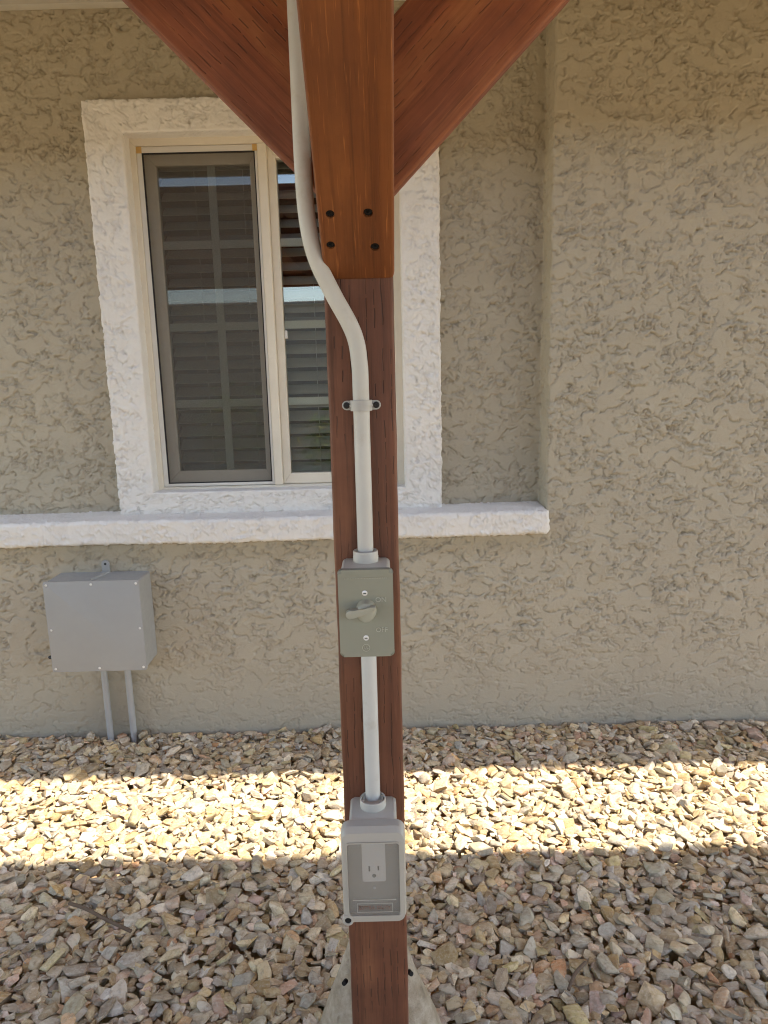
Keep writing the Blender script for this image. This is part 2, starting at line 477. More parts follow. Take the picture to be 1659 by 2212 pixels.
def np_obj(name, parts, m, parent=None, smooth=True):
    V = []; Q = []; o = 0
    for v, q in parts:
        V.append(v); Q.append(q+o); o += len(v)
    V = np.concatenate(V).astype(np.float32); Q = np.concatenate(Q).astype(np.int32)
    w_ = Q.shape[1]
    me = bpy.data.meshes.new(name)
    me.vertices.add(len(V)); me.vertices.foreach_set("co", V.ravel())
    me.loops.add(Q.size); me.loops.foreach_set("vertex_index", Q.ravel())
    me.polygons.add(len(Q)); me.polygons.foreach_set("loop_start", np.arange(0, Q.size, w_, dtype=np.int32))
    me.update(calc_edges=True)
    if smooth: me.polygons.foreach_set("use_smooth", np.ones(len(Q), bool))
    me.validate()
    return link(name, me, m, parent)

def sheet(P, disp, flip=False):
    """displace a grid of points along its own normals (towards the outside given by flip)"""
    du = np.gradient(P, axis=0); dv = np.gradient(P, axis=1)
    n = np.cross(du, dv); n /= np.linalg.norm(n, axis=-1, keepdims=True)+1e-12
    if flip: n = -n
    return P + n*disp[..., None]

# ------------------------------------------------------------------ ground
ground = None
me = bpy.data.meshes.new("ground")
me.from_pydata([(-60, -60, -0.062), (60, -60, -0.062), (60, 60, -0.062), (-60, 60, -0.062)], [], [(0, 1, 2, 3)])
ground = tag(link("ground", me, M_GROUND), kind="structure")

# ------------------------------------------------------------------ house: wall with recessed bay
Y_FRONT, Y_REC = 2.31, 2.42
house = empty("house", (0, 2.31, 0), "tan stucco house wall with white trimmed window and white ledge", "house")
PITCHM = 0.0030
fine = lambda a, b: np.arange(a, b+1e-6, PITCHM)
def coords_x(a, b):
    """fine inside the picture, coarse beyond"""
    xs = []
    if a < -1.5: xs.append(np.arange(a, -1.5, 0.020))
    xs.append(np.arange(max(a, -1.5), min(b, 1.5), PITCHM))
    if b > 1.5: xs.append(np.arange(max(a, 1.5), b+0.020, 0.020))
    return np.concatenate(xs)
XE = 0.58                                     # seam between the bay sheets and the right hand wall
Z_LEDGE = 0.720
zs_low = np.linspace(-0.10, Z_LEDGE, int((Z_LEDGE+0.10)/PITCHM)+1)
zs_up = np.linspace(Z_LEDGE, 2.46, int((2.46-Z_LEDGE)/PITCHM)+1)
zs_all = np.concatenate([zs_low, zs_up[1:]])
def amp_z(z): return 0.42+0.58*sstep(0.05, 0.42, z)
parts = []
# right hand wall
xr = coords_x(XE, 3.4)
X, Z = np.meshgrid(xr, zs_all, indexing='ij')
P = np.stack([X, np.full_like(X, Y_FRONT), Z], -1); P[..., 1] -= stucco(X, Z, 100)*amp_z(Z)
parts.append(grid_mesh(P))
# lower left wall
xl = np.append(coords_x(-3.4, XE-PITCHM*0.5), XE)
X, Z = np.meshgrid(xl, zs_low, indexing='ij')
P = np.stack([X, np.full_like(X, Y_FRONT), Z], -1); P[..., 1] -= stucco(X, Z, 100)*amp_z(Z)
parts.append(grid_mesh(P))
# recessed bay, its return and the rounded corner: path in plan
path = [(x, Y_REC) for x in coords_x(-3.4, 0.531)]
for t in np.linspace(0, 1, 6)[1:]:
    a = t*math.pi/2; path.append((0.532+0.006*math.sin(a), Y_REC-0.006*(1-math.cos(a))))
for y in np.arange(Y_REC-0.006-PITCHM, Y_FRONT+0.006, -PITCHM): path.append((0.538+0.0012*(Y_REC-0.006-y)/0.1, y))
for t in np.linspace(0, 1, 8)[1:]:
    a = t*math.pi/2; path.append((0.5393+0.006*(1-math.cos(a)), Y_FRONT+0.006*(1-math.sin(a))))
for x in np.append(np.arange(0.5455+PITCHM, XE-PITCHM*0.5, PITCHM), XE): path.append((x, Y_FRONT))
path = np.array(path)
ua = np.concatenate([[0], np.cumsum(np.linalg.norm(np.diff(path, axis=0), axis=1))]); ua = ua-ua[-1]+XE
UU, ZZ = np.meshgrid(ua, zs_up, indexing='ij')
P = np.stack([np.repeat(path[:, 0:1], len(zs_up), 1), np.repeat(path[:, 1:2], len(zs_up), 1), ZZ], -1)
wav = 0.005*fbm(ZZ/0.30, ZZ*0+3.3, 77, 3)*np.exp(-((UU-0.48)/0.08)**2)*(1-sstep(0.53, 0.57, UU))
P[..., 0] += wav
edge_amp = 1-0.40*np.exp(-((UU-0.495)/0.05)**2)*(1-sstep(0.53, 0.57, UU))
P = sheet(P, stucco(UU, ZZ, 100)*edge_amp)
P = np.concatenate([P, P[-1:]+np.array([0.03, 0.012, 0.0])])      # tucks behind the right hand wall
cx_ = 0.25*(P[:-1, :-1]+P[1:, :-1]+P[1:, 1:]+P[:-1, 1:])
hole = (cx_[..., 0] > -0.83) & (cx_[..., 0] < 0.13) & (cx_[..., 2] > 0.80) & (cx_[..., 2] < 2.02)
parts.append(grid_mesh(P, mask=~hole))
np_obj("wall", parts, M_WALL, house)

# ledge under the window: profile swept along x
prof = []
def arc(cx, cy, r, a0, a1, n):
    return [(cx+r*math.cos(math.radians(a0+(a1-a0)*t/n)), cy+r*math.sin(math.radians(a0+(a1-a0)*t/n))) for t in range(n+1)]
def densify(pts, step):
    out = [pts[0]]
    for p0, p1 in zip(pts, pts[1:]):
        d = math.dist(p0, p1); n = max(1, int(d/step))
        out += [(p0[0]+(p1[0]-p0[0])*i/n, p0[1]+(p1[1]-p0[1])*i/n) for i in range(1, n+1)]
    return out
lp = [(2.43, 0.776), (2.32, 0.772)] + arc(2.281, 0.7585, 0.013, 90, 180, 6) + arc(2.280, 0.702, 0.012, 180, 270, 6) + [(2.32, 0.690)]
lp = np.array(densify(lp, 0.004))
X_END = 0.546
xs = np.concatenate([coords_x(-3.4, X_END-0.02), np.linspace(X_END-0.02, X_END, 9)[1:]])
ul = np.concatenate([[0], np.cumsum(np.linalg.norm(np.diff(lp, axis=0), axis=1))])
X, UL = np.meshgrid(xs, ul, indexing='ij')
P = np.stack([X, np.repeat(lp[None, :, 0], len(xs), 0), np.repeat(lp[None, :, 1], len(xs), 0)], -1)
t = np.clip((X-(X_END-0.02))/0.02, 0, 1); shrink = 1-np.sqrt(np.clip(1-t*t, 0, 1))
cen = np.array([2.36, 0.732])
P[..., 1] = P[..., 1]+(cen[0]-P[..., 1])*0.35*shrink; P[..., 2] = P[..., 2]+(cen[1]-P[..., 2])*0.55*shrink
P[..., 2] += 0.003*fbm(X/0.35, X*0+1.7, 61, 3)
P = sheet(P, stucco(X, UL, 300, 0.62, 0.75)*np.where(UL < 0.12, 0.8, 1.0)+0.0011*fbm(X/0.012, UL/0.012, 310, 3))
v, q = grid_mesh(P)
capc = len(v); v = np.concatenate([v, [[X_END-0.001, 2.36, 0.732]]]); last = np.arange((len(xs)-1)*len(ul), len(xs)*len(ul))
capq = np.stack([last[:-1], last[1:], np.full(len(last)-1, capc), np.full(len(last)-1, capc)], -1)
np_obj("ledge", [(v, q)], M_TRIM, house)
cap_bm = bmesh.new()
cv_ = [cap_bm.verts.new(tuple(v[i])) for i in last]; cap_bm.faces.new(cv_)
bm_obj("ledge_end", cap_bm, M_TRIM, house)

# window surround: profile swept round the opening (outer edge -> face -> reveal)
OUT = dict(x0=-0.896, x1=0.197, z0=0.765, z1=2.064)
INN = dict(x0=-0.777, x1=0.074, z0=0.846, z1=1.970)
prof = []                                              # (inset 0..1, y)
for y in np.arange(2.440, 2.380, -0.0036): prof.append((0.0, y))
for a in np.linspace(0, 90, 6): prof.append((0.06*(1-math.cos(math.radians(a))), 2.380-0.008*math.sin(math.radians(a))))
for t in np.linspace(0.06, 0.94, 32)[1:]: prof.append((t, 2.372))
for a in np.linspace(0, 90, 6)[1:]: prof.append((0.94+0.06*math.sin(math.radians(a)), 2.372+0.007*(1-math.cos(math.radians(a)))))
for y in np.arange(2.382, 2.470, 0.0036): prof.append((1.0, y))
prof = np.array(prof)
def rect_loop(n_side):
    out = []
    for c0, c1, n in (((0,0),(0,1),n_side[0]), ((0,1),(1,1),n_side[1]), ((1,1),(1,0),n_side[0]), ((1,0),(0,0),n_side[1])):
        for i in range(n): out.append((c0[0]+(c1[0]-c0[0])*i/n, c0[1]+(c1[1]-c0[1])*i/n))
    out.append(out[0]); return np.array(out)
lpv = rect_loop((330, 270))
def on(rect, ab): return np.stack([rect['x0']+(rect['x1']-rect['x0'])*ab[:, 0], rect['z0']+(rect['z1']-rect['z0'])*ab[:, 1]], -1)
po, pi_ = on(OUT, lpv), on(INN, lpv)
A = prof[None, :, 0]
PX = po[:, 0:1]*(1-A)+pi_[:, 0:1]*A; PZ = po[:, 1:2]*(1-A)+pi_[:, 1:2]*A
PYY = np.repeat(prof[None, :, 1], len(lpv), 0)
P = np.stack([PX, PYY, PZ], -1)
tt = np.concatenate([[0], np.cumsum(np.linalg.norm(np.diff(prof*np.array([0.12, 1.0]), axis=0), axis=1))])
pl = np.concatenate([[0], np.cumsum(np.linalg.norm(np.diff(0.5*(po+pi_), axis=0), axis=1))])
face = sstep(0.02, 0.06, tt)*(1-sstep(0.155, 0.185, tt))
UX = PX+0.7*(PYY-2.372)*1.0; VZ = PZ+0.7*(PYY-2.372)
dsp = stucco(UX, VZ, 500, 0.80, 0.78)*(0.30+0.70*face[None, :])+0.0011*fbm(UX/0.012, VZ/0.012, 520, 3)
# plain lip on the head of the reveal
P = sheet(P, dsp, flip=True)
P[-1] = P[0]
np_obj("window_surround", [grid_mesh(P, flip=True)], M_TRIM, house)

# eave: sloping soffit, fascia, roof
bm = bmesh.new(); extrude_poly(bm, [(2.47, 2.352), (1.780, 2.112), (1.780, 2.126), (2.47, 2.366)], 'x', -3.6, 4.6)
bm_obj("soffit", bm, M_SOFFIT, house)
bm_obj("fascia", B(-3.6, 4.6, 1.740, 1.778, 2.050, 2.20, 0.003), M_FASCIA, house)
bm = bmesh.new(); extrude_poly(bm, [(1.72, 2.205), (5.2, 4.0), (5.2, 4.05), (1.71, 2.245)], 'x', -3.6, 4.6)
bm_obj("roof", bm, M_FASCIA, house)
# the room behind the window; dark colour stands in for shade between slats
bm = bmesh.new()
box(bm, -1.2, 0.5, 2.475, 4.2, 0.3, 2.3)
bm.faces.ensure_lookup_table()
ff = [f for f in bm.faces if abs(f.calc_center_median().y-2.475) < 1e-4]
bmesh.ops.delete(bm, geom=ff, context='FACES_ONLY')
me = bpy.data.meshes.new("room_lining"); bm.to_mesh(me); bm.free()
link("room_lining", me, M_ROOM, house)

# ---- window unit
win = empty("window", (-0.35, 2.45, 0.85))
win.parent = house; win.matrix_parent_inverse = Matrix.Identity(4)
win.matrix_basis = Matrix.Translation((-0.35, 2.45-2.31, 0.85)); PW[win.name] = Matrix.Translation((-0.35, 2.45, 0.85))
bm = bmesh.new(); ring_frame(bm, -0.786, 0.080, 0.832, 1.972, 0.027, 0.030, 0.022, 0.024, 2.432, 2.495)
bm_obj("frame", bm, M_VINYL, win)
bm_obj("mullion", B(-0.374, -0.346, 2.428, 2.494, 0.8545, 1.9475, 0.002), M_VINYL, win)
bm = bmesh.new(); ring_frame(bm, -0.3455, 0.0495, 0.8555, 1.9470, 0.026, 0.024, 0.036, 0.040, 2.446, 2.492)
bm_obj("fixed_sash", bm, M_VINYL, win)
bm = bmesh.new(); ring_frame(bm, -0.7585, -0.3755, 0.8555, 1.9470, 0.0155, 0.008, 0.010, 0.018, 2.438, 2.449, 0.001)
bm_obj("screen_frame", bm, M_SCRF, win)
for x0, x1 in ((-0.7595, -0.742), (-0.390, -0.3745)):
    o = bm_obj("corner_piece", B(x0, x1, 2.4365, 2.4505, 1.928, 1.9478, 0.001), M_ORANGE, win)
    o["label"] = "yellowed plastic corner of the screen frame"
bm = bmesh.new(); ring_frame(bm, -0.7430, -0.3835, 0.8655, 1.9290, 0.0035, 0.0035, 0.003, 0.0035, 2.4385, 2.4475, 0.0006)
bm_obj("gasket", bm, M_GASKET, win)
me = bpy.data.meshes.new("insect_screen"); me.from_pydata([(-0.740, 2.443, 0.868), (-0.386, 2.443, 0.868), (-0.386, 2.443, 1.926), (-0.740, 2.443, 1.926)], [], [(0, 1, 2, 3)])
link("insect_screen", me, M_MESH, win)
bm = bmesh.new(); ring_frame(bm, -0.7575, -0.3755, 0.8560, 1.9465, 0.050, 0.030, 0.050, 0.050, 2.460, 2.492)
bm_obj("sliding_sash", bm, M_VINYL, win)
bm_obj("pane", B(-0.712, -0.400, 2.4700, 2.4735, 0.900, 1.902), M_GLASS, win)
bm_obj("pane", B(-0.322, 0.0280, 2.4640, 2.4675, 0.888, 1.910), M_GLASS, win)
ML = 0.013
for xc, x0, x1, y0 in ((-0.534, -0.7115, -0.4005, 2.4765), (-0.150, -0.3215, 0.0275, 2.4705)):
    bm_obj("muntin", B(xc-ML, xc+ML, y0, y0+0.006, 0.901, 1.901, 0.001), M_MUNTIN, win)
    for zc in (1.655, 1.392, 1.137):
        bm_obj("muntin", B(x0, xc-ML-0.0003, y0, y0+0.006, zc-ML, zc+ML, 0.001), M_MUNTIN, win)
        bm_obj("muntin", B(xc+ML+0.0003, x1, y0, y0+0.006, zc-ML, zc+ML, 0.001), M_MUNTIN, win)
bm_obj("weep_slot", B(-0.722, -0.700, 2.4300, 2.4335, 0.8385, 0.8425), M_GASKET, win)
bm_obj("latch", B(-0.3195, -0.309, 2.452, 2.4625, 1.345, 1.372, 0.002), M_SCRF, win)

# venetian blind inside
blind = empty("window_blind", (-0.35, 2.54, 0.86), "horizontal slat blind hanging behind the window glass", "blind")
sw, tilt = 0.050, math.radians(40)
base = None
pitch = 0.0460
nsl = 23
for i in range(nsl):
    zc = 0.900+i*pitch
    bm = bmesh.new()
    rows = []
    for j in range(5):
        t_ = j/4-0.5; yy = t_*sw; zz = 0.0022*(1-(2*t_)**2)
        rows.append((yy*math.cos(tilt)-zz*math.sin(tilt), yy*math.sin(tilt)+zz*math.cos(tilt)))
    pts = rows+[(a-0.0019*-math.sin(tilt), b-0.0019*math.cos(tilt)) for a, b in rows[::-1]]
    if base is None:
        extrude_poly(bm, pts, 'x', -0.365, 0.365)
        me = bpy.data.meshes.new("slat"); bmesh.ops.recalc_face_normals(bm, faces=bm.faces); bm.to_mesh(me); base = me; me.materials.append(M_SLAT)
    bm.free()
    o = bpy.data.objects.new("slat", base); COL.objects.link(o); o.parent = blind
    tw = Matrix.Rotation(random.uniform(-0.03, 0.03), 4, 'X')
    o.matrix_basis = Matrix.Translation((0, 0, zc-0.86)) @ tw
bm_obj("head_rail", B(-0.735, 0.035, 2.515, 2.565, 1.955, 1.990, 0.003), M_SLAT, blind)
for x in (-0.60, -0.44, -0.22, -0.06):
    bm_obj("ladder_cord", tube(bmesh.new(), [(x, 2.519, 0.87), (x, 2.519, 1.96)], 0.0009, 6), M_SLAT, blind)

# ------------------------------------------------------------------ pergola
perg = empty("pergola", (-0.026, 0.99, 0), "stained timber pergola post with three knee braces", "pergola")
def frame_z(origin, zdir, xdir):
    z = Vector(zdir).normalized(); x = Vector(xdir).normalized(); y = z.cross(x).normalized(); x = y.cross(z)
    return Matrix(((x.x, y.x, z.x, origin[0]), (x.y, y.y, z.y, origin[1]), (x.z, y.z, z.z, origin[2]), (0, 0, 0, 1)))
PX0, PX1, PY0, PY1 = -0.0697, 0.0193, 0.946, 1.035
def post(x0, y0, z1=1.958):
    bm = B(x0, x0+0.089, y0, y0+0.089, 0.03, z1, 0.005, 3)
    # wavy, slightly worn arrises
    bmesh.ops.subdivide_edges(bm, edges=[e for e in bm.edges if abs(e.verts[0].co.z-e.verts[1].co.z) > 1], cuts=60, use_grid_fill=True)
    for v_ in bm.verts:
        v_.co.x += 0.0003*math.sin(v_.co.z*23+v_.co.y*60)+0.0003*math.sin(v_.co.z*61+v_.co.x*90)
        v_.co.y += 0.0005*math.sin(v_.co.z*37+v_.co.x*70)
    return bm_obj("post", bm, M_POST, perg, frame_z((x0+0.0445, y0+0.0445, 0), (0, 0, 1), (1, 0, 0)), True)
post(PX0, PY0)
for x0, y0 in ((-2.75, 0.946), (2.85, 0.946), (-2.75, -1.30), (PX0+0.02, -1.30), (2.85, -1.30)): post(x0, y0)
# knee brace coming towards the camera, with four countersunk screws in its sloping underside
fb = bmesh.new()
L = 0.56
extrude_poly(fb, [(0.9455, 1.3385), (0.9455-L, 1.3385+L), (0.9455-L, 1.3385+L+0.126), (0.9455, 1.3385+0.126)], 'x', -0.0690, 0.0206, 0.004, 3)
tmp = bpy.data.meshes.new("brace_tmp"); bmesh.ops.recalc_face_normals(fb, faces=fb.faces); fb.to_mesh(tmp); fb.free()
to = bpy.data.objects.new("brace_tmp", tmp); COL.objects.link(to)
nrm = Vector((0, -1, -1)).normalized()
HOLES = [(-0.0543, 0.8794, 1.4046), (-0.0100, 0.8790, 1.4050), (-0.0569, 0.9087, 1.3753), (-0.0031, 0.9116, 1.3724)]
cb = bmesh.new()
for j, h in enumerate(HOLES):
    rr = 0.0054+0.0004*(j % 2)
    lathe(cb, [(rr*1.1, -0.004), (rr, 0.0), (rr*0.95, 0.02)], Vector(h)+nrm*0.002, -nrm, 14)
bmesh.ops.recalc_face_normals(cb, faces=cb.faces)
cm = bpy.data.meshes.new("cut_tmp"); cb.to_mesh(cm); cb.free()
co = bpy.data.objects.new("cut_tmp", cm); COL.objects.link(co)
md = to.modifiers.new("b", 'BOOLEAN'); md.operation = 'DIFFERENCE'; md.object = co; md.solver = 'EXACT'
dg = bpy.context.evaluated_depsgraph_get()
bme = bpy.data.meshes.new_from_object(to.evaluated_get(dg)); bme.name = "knee_brace"
bpy.data.objects.remove(to); bpy.data.objects.remove(co)
bme.materials.clear()
bme.set_sharp_from_angle(angle=math.radians(30))
front_brace = link("knee_brace", bme, M_FIR, perg, frame_z((-0.0245, 0.9455, 1.40), (0, -1, 1), (1, 0, 0)))
front_brace["label"] = "orange brown brace reaching forward with four dark screw holes"
for h in HOLES:
    bm = bmesh.new(); lathe(bm, [(0.0, 0.0015), (0.0018, 0.0015), (0.0022, 0.0), (0.0050, 0.0), (0.0050, 0.006)], Vector(h)-nrm*0.0028, -nrm, 12)
    bm_obj("screw", bm, M_HOLE, front_brace)  # screw head widened into a black disc, painting the hole's inner shade
# side braces
for s, x0, zb, lab in ((-1, PX0, 1.4430, "left brace crossing in front of the window"), (1, PX1, 1.4425, "reddish right brace with dark grain slits")):
    L = 0.42; v0 = 0.195
    pts = [(x0, zb), (x0+s*L, zb+L), (x0+s*L, zb+L+v0), (x0, zb+v0)]
    bm = bmesh.new(); extrude_poly(bm, pts, 'y', 0.9500, 0.9885, 0.004, 3)
    o = bm_obj("knee_brace", bm, M_BRACE, perg, frame_z((x0, 0.969, zb+0.1), (s, 0, 1), (0, 1, 0)), True); o["label"] = lab
# beams, rafters, roof
bm_obj("beam", B(-3.6, 4.6, 0.9480, 1.0330, 1.960, 2.026, 0.003), M_BRACE, perg, frame_z((0, 0.99, 2.0), (1, 0, 0), (0, 1, 0)))
bm_obj("beam", B(-3.6, 4.6, -1.300, -1.215, 1.960, 2.026, 0.003), M_BRACE, perg, frame_z((0, -1.26, 2.0), (1, 0, 0), (0, 1, 0)))
for x in np.arange(-3.4, 4.5, 0.62):
    bm_obj("rafter", B(x-0.019, x+0.019, -1.52, 1.31, 2.030, 2.095, 0.003), M_BRACE, perg, frame_z((x, 0, 2.15), (0, 1, 0), (1, 0, 0)))
bm_obj("roof_panel", B(-3.6, 4.6, -1.56, 1.342, 2.098, 2.116), M_BRACE, perg)
bm_obj("roof_edge", B(-3.6, 4.6, 1.315, 1.340, 2.045, 2.0975, 0.002), M_BRACE, perg, frame_z((0, 1.33, 2.1), (1, 0, 0), (0, 1, 0)))
bm_obj("roof_edge", B(-3.6, 4.6, -1.560, -1.535, 2.046, 2.0975, 0.002), M_BRACE, perg, frame_z((0, -1.55, 2.1), (1, 0, 0), (0, 1, 0)))

# concrete pier at the foot of the post
bm = bmesh.new()
prof = [(0.150, -0.06), (0.140, 0.02), (0.121, 0.09), (0.098, 0.16), (0.079, 0.21), (0.062, 0.255), (0.050, 0.290), (0.044, 0.310), (0.030, 0.318), (0.0, 0.318)]
pr2 = []
for (ra, za), (rb_, zb_) in zip(prof, prof[1:]):
    for j in range(4): pr2.append((ra+(rb_-ra)*j/4, za+(zb_-za)*j/4))
pr2.append(prof[-1])
lathe(bm, pr2, (-0.0275, 1.022, 0), (0, 0, 1), 56)
for v_ in bm.verts:
    dx, dy = v_.co.x+0.0275, v_.co.y-1.022
    a = math.atan2(dy, dx)
    f = 0.93+0.05*math.cos(4*a+0.6)+0.025*math.sin(3*a+v_.co.z*20)
    f += 0.03*math.sin(7*a+v_.co.z*40)*0.4
    v_.co.x = -0.0275+dx*f; v_.co.y = 1.022+dy*f*0.86
pier = empty("concrete_pier", (-0.0275, 1.022, -0.06), "pale cone shaped concrete pier around the foot of the post", "pier")
bm_obj("cone", bm, M_PIER, pier, None, True)
for x, y, z in ((-0.083, 0.978, 0.262), (0.0260, 0.985, 0.270)):
    bm_obj("nail_hole", lathe(bmesh.new(), [(0.0, 0.0), (0.0036, 0.0), (0.0040, -0.01)], (x, y-0.002, z), (-0.25 if x < 0 else 0.35, -0.8, 0.35), 12), M_HOLE, pier)

# ------------------------------------------------------------------ conduit on the post
def smooth_path(pts, n=8):
    pts = [Vector(p) for p in pts]; out = []
    for i in range(len(pts)-1):
        p0, p1, p2, p3 = pts[max(i-1, 0)], pts[i], pts[i+1], pts[min(i+2, len(pts)-1)]
        for j in range(n):
            t_ = j/n
            out.append(0.5*((2*p1)+(-p0+p2)*t_+(2*p0-5*p1+4*p2-p3)*t_*t_+(-p0+3*p1-3*p2+p3)*t_**3))
    out.append(pts[-1]); return out
CR = 0.01067; CY = 0.946-CR-0.0008
pts = [(-0.0886, CY, 2.02), (-0.0887, CY, 1.80), (-0.0889, CY, 1.60), (-0.0890, CY, 1.50), (-0.0884, CY, 1.450), (-0.0866, CY, 1.415), (-0.0820, CY, 1.383), (-0.0735, CY, 1.355), (-0.0562, CY, 1.3184), (-0.0385, CY, 1.2850), (-0.0302, CY, 1.262), (-0.0270, CY, 1.236), (-0.0262, CY, 1.21), (-0.0262, CY, 1.10), (-0.0262, CY, 0.975)]
bm_obj_c = bm_obj("conduit", tube(bmesh.new(), smooth_path(pts, 8), CR, 28), M_PVC, None, None, True)
tag(bm_obj_c, "long pale PVC conduit with offset bend running from roof to switch box", "conduit", "conduits on the post")
o = bm_obj("conduit", tube(bmesh.new(), [(-0.0262, CY, 0.864), (-0.0262, CY, 0.76), (-0.0262, CY, 0.600)], CR, 28), M_PVC, None, None, True)
tag(o, "short straight grey conduit between switch box and outlet box", "conduit", "conduits on the post")

# two hole strap
strap = empty("pipe_strap", (-0.0262, 0.946, 1.181), "grey two-hole plastic strap clamping the conduit to the post", "strap")
ZS, HW = 1.181, 0.0068
def saddle(r_in, r_out, z0, z1):
    bm = bmesh.new()
    arcp = [(-0.0262+r_out*math.cos(math.radians(a)), CY+r_out*math.sin(math.radians(a))) for a in range(180, 361, 12)]
    arcp = [(arcp[0][0], 0.9455)]+arcp+[(arcp[-1][0], 0.9455)]
    inn = [(-0.0262+r_in*math.cos(math.radians(a)), CY+r_in*math.sin(math.radians(a))) for a in range(360, 179, -12)]
    inn = [(inn[0][0], 0.9455)]+inn+[(inn[-1][0], 0.9455)]
    extrude_poly(bm, arcp+inn, 'z', z0, z1)
    return bm
bm_obj("saddle", saddle(CR+0.0002, CR+0.0034, ZS-HW, ZS+HW), M_STRAP, strap, None, True)
bm_obj("rib", saddle(CR+0.0030, CR+0.0046, ZS-0.0012, ZS+0.0012), M_STRAP, strap, None, True)
for s in (-1, 1):
    x0 = -0.0262+s*(CR+0.0022); x1 = -0.0262+s*0.0195
    pts = [(x0, ZS-HW*0.9), (x0, ZS+HW*0.9)]
    rr = HW*0.9
    arc_ = [(x1+s*rr*math.sin(math.radians(a)), ZS+rr*math.cos(math.radians(a))) for a in range(0, 181, 15)]
    bm = bmesh.new(); extrude_poly(bm, pts[:1]+pts[1:]+arc_, 'y', 0.9428, 0.9457, 0.0006)
    bm_obj("tab", bm, M_STRAP, strap)
    bm_obj("screw", lathe(bmesh.new(), [(0.0, 0.0022), (0.0014, 0.0022), (0.0018, 0.003), (0.0034, 0.0028), (0.0042, 0.0012), (0.0044, 0.0)], (x1, 0.9427, ZS), (0, -1, 0), 16), M_DARK, strap, None, True)

# ------------------------------------------------------------------ switch box
XC = -0.0262
sw_ = empty("light_switch", (XC, 0.946, 0.915), "weatherproof switch box with olive grey cover and horizontal lever", "switch")
bm = bmesh.new(); extrude_poly(bm, rrect(XC-0.0325, XC+0.0325, 0.861, 0.9735, 0.006), 'y', 0.8915, 0.9455, 0.0015, 2)
bm_obj("box_body", bm, M_PVCBOX, sw_, None, True)
bm = bmesh.new(); lathe(bm, [(0.0170, 0.0), (0.0172, 0.002), (0.0172, 0.0065), (0.0168, 0.0075), (0.0168, 0.0135), (0.0162, 0.0145), (0.0135, 0.0145), (0.0128, 0.0125), (0.0112, 0.012)], (XC, CY-0.004, 0.9735), (0, 0, 1), 36)
bm_obj("hub", bm, M_PVCBOX, sw_, None, True)
bm = bmesh.new(); extrude_poly(bm, rrect(XC-0.0355, XC+0.0355, 0.8565, 0.9745, 0.005), 'y', 0.8805, 0.8910, 0.0035, 3)
cover = bm_obj("cover_plate", bm, M_OLIVE, sw_, None, True)
for z in (0.9435, 0.8825):
    bm_obj("screw", lathe(bmesh.new(), [(0.0, 0.0003), (0.0008, 0.0003), (0.0011, 0.0012), (0.0022, 0.0012), (0.0036, 0.0006), (0.0037, -0.0004)], (XC-0.0012, 0.8805, z), (0, -1, 0), 18), M_ZINC, sw_, None, True)
    bm_obj("screw_slot", B(XC-0.0031, XC+0.0007, 0.8790, 0.8797, z-0.0005, z+0.0005), M_DARK, sw_)
# boss and lever
ZB = 0.9205
bm = bmesh.new()
lathe(bm, [(0.0140, -0.001), (0.0132, 0.0015), (0.0126, 0.005), (0.0122, 0.009), (0.0110, 0.0125), (0.0080, 0.0145), (0.0, 0.0152)], (XC, 0.8810, ZB), (0, -1, 0), 32)
for v_ in bm.verts: v_.co.z = ZB+(v_.co.z-ZB)*1.13
bm_obj("lever_boss", bm, M_LEVER, sw_, None, True)
bm = bmesh.new()
yl = 0.8655
pth = [(XC+0.0128, 0.9290), (XC+0.006, 0.9268), (XC-0.002, 0.9243), (XC-0.009, 0.9224), (XC-0.0150, 0.9214), (XC-0.0200, 0.9206)]
wid = [0.0024, 0.0036, 0.0040, 0.0040, 0.0050, 0.0058]
top = [(p_[0], p_[1]+w_) for p_, w_ in zip(pth, wid)]; bot = [(p_[0], p_[1]-w_) for p_, w_ in zip(pth, wid)]
tip = [(pth[-1][0]-0.0058*math.sin(math.radians(a)), pth[-1][1]+0.0058*math.cos(math.radians(a))) for a in range(20, 161, 20)]
extrude_poly(bm, top+tip+bot[::-1], 'y', yl-0.0050, yl+0.0060, 0.0016, 2)
bm_obj("lever", bm, M_LEVER, sw_, None, True)
text_obj("lettering", "ON", 0.0092, XC+0.0195, 0.9340, 0.8803, M_LETTER, sw_, 0.0006)
text_obj("lettering", "OFF", 0.0088, XC+0.0195, 0.8930, 0.8803, M_LETTER, sw_, 0.0006)
text_obj("lettering", "UL", 0.0052, XC-0.0015, 0.8690, 0.8803, M_LETTER, sw_, 0.0006)
bm = bmesh.new()
a_ = [(XC-0.0015+0.0048*math.cos(math.radians(t)), 0.8690+0.0048*math.sin(math.radians(t))) for t in range(0, 361, 15)]
tube(bm, [(p_[0], 0.8803, p_[1]) for p_ in a_], 0.0004, 6, False)
bm_obj("mark_ring", bm, M_LETTER, sw_)
bm = bmesh.new(); xx = XC-0.027
while xx < XC+0.027:
    l_ = random.uniform(0.0010, 0.0020); box(bm, xx, xx+l_, 0.8800, 0.8806, 0.9625, 0.9641); xx += l_+0.0006
tag(bm_obj("embossed_line", bm, M_LEVER, sw_), "faint line of tiny raised lettering", kind="stuff")

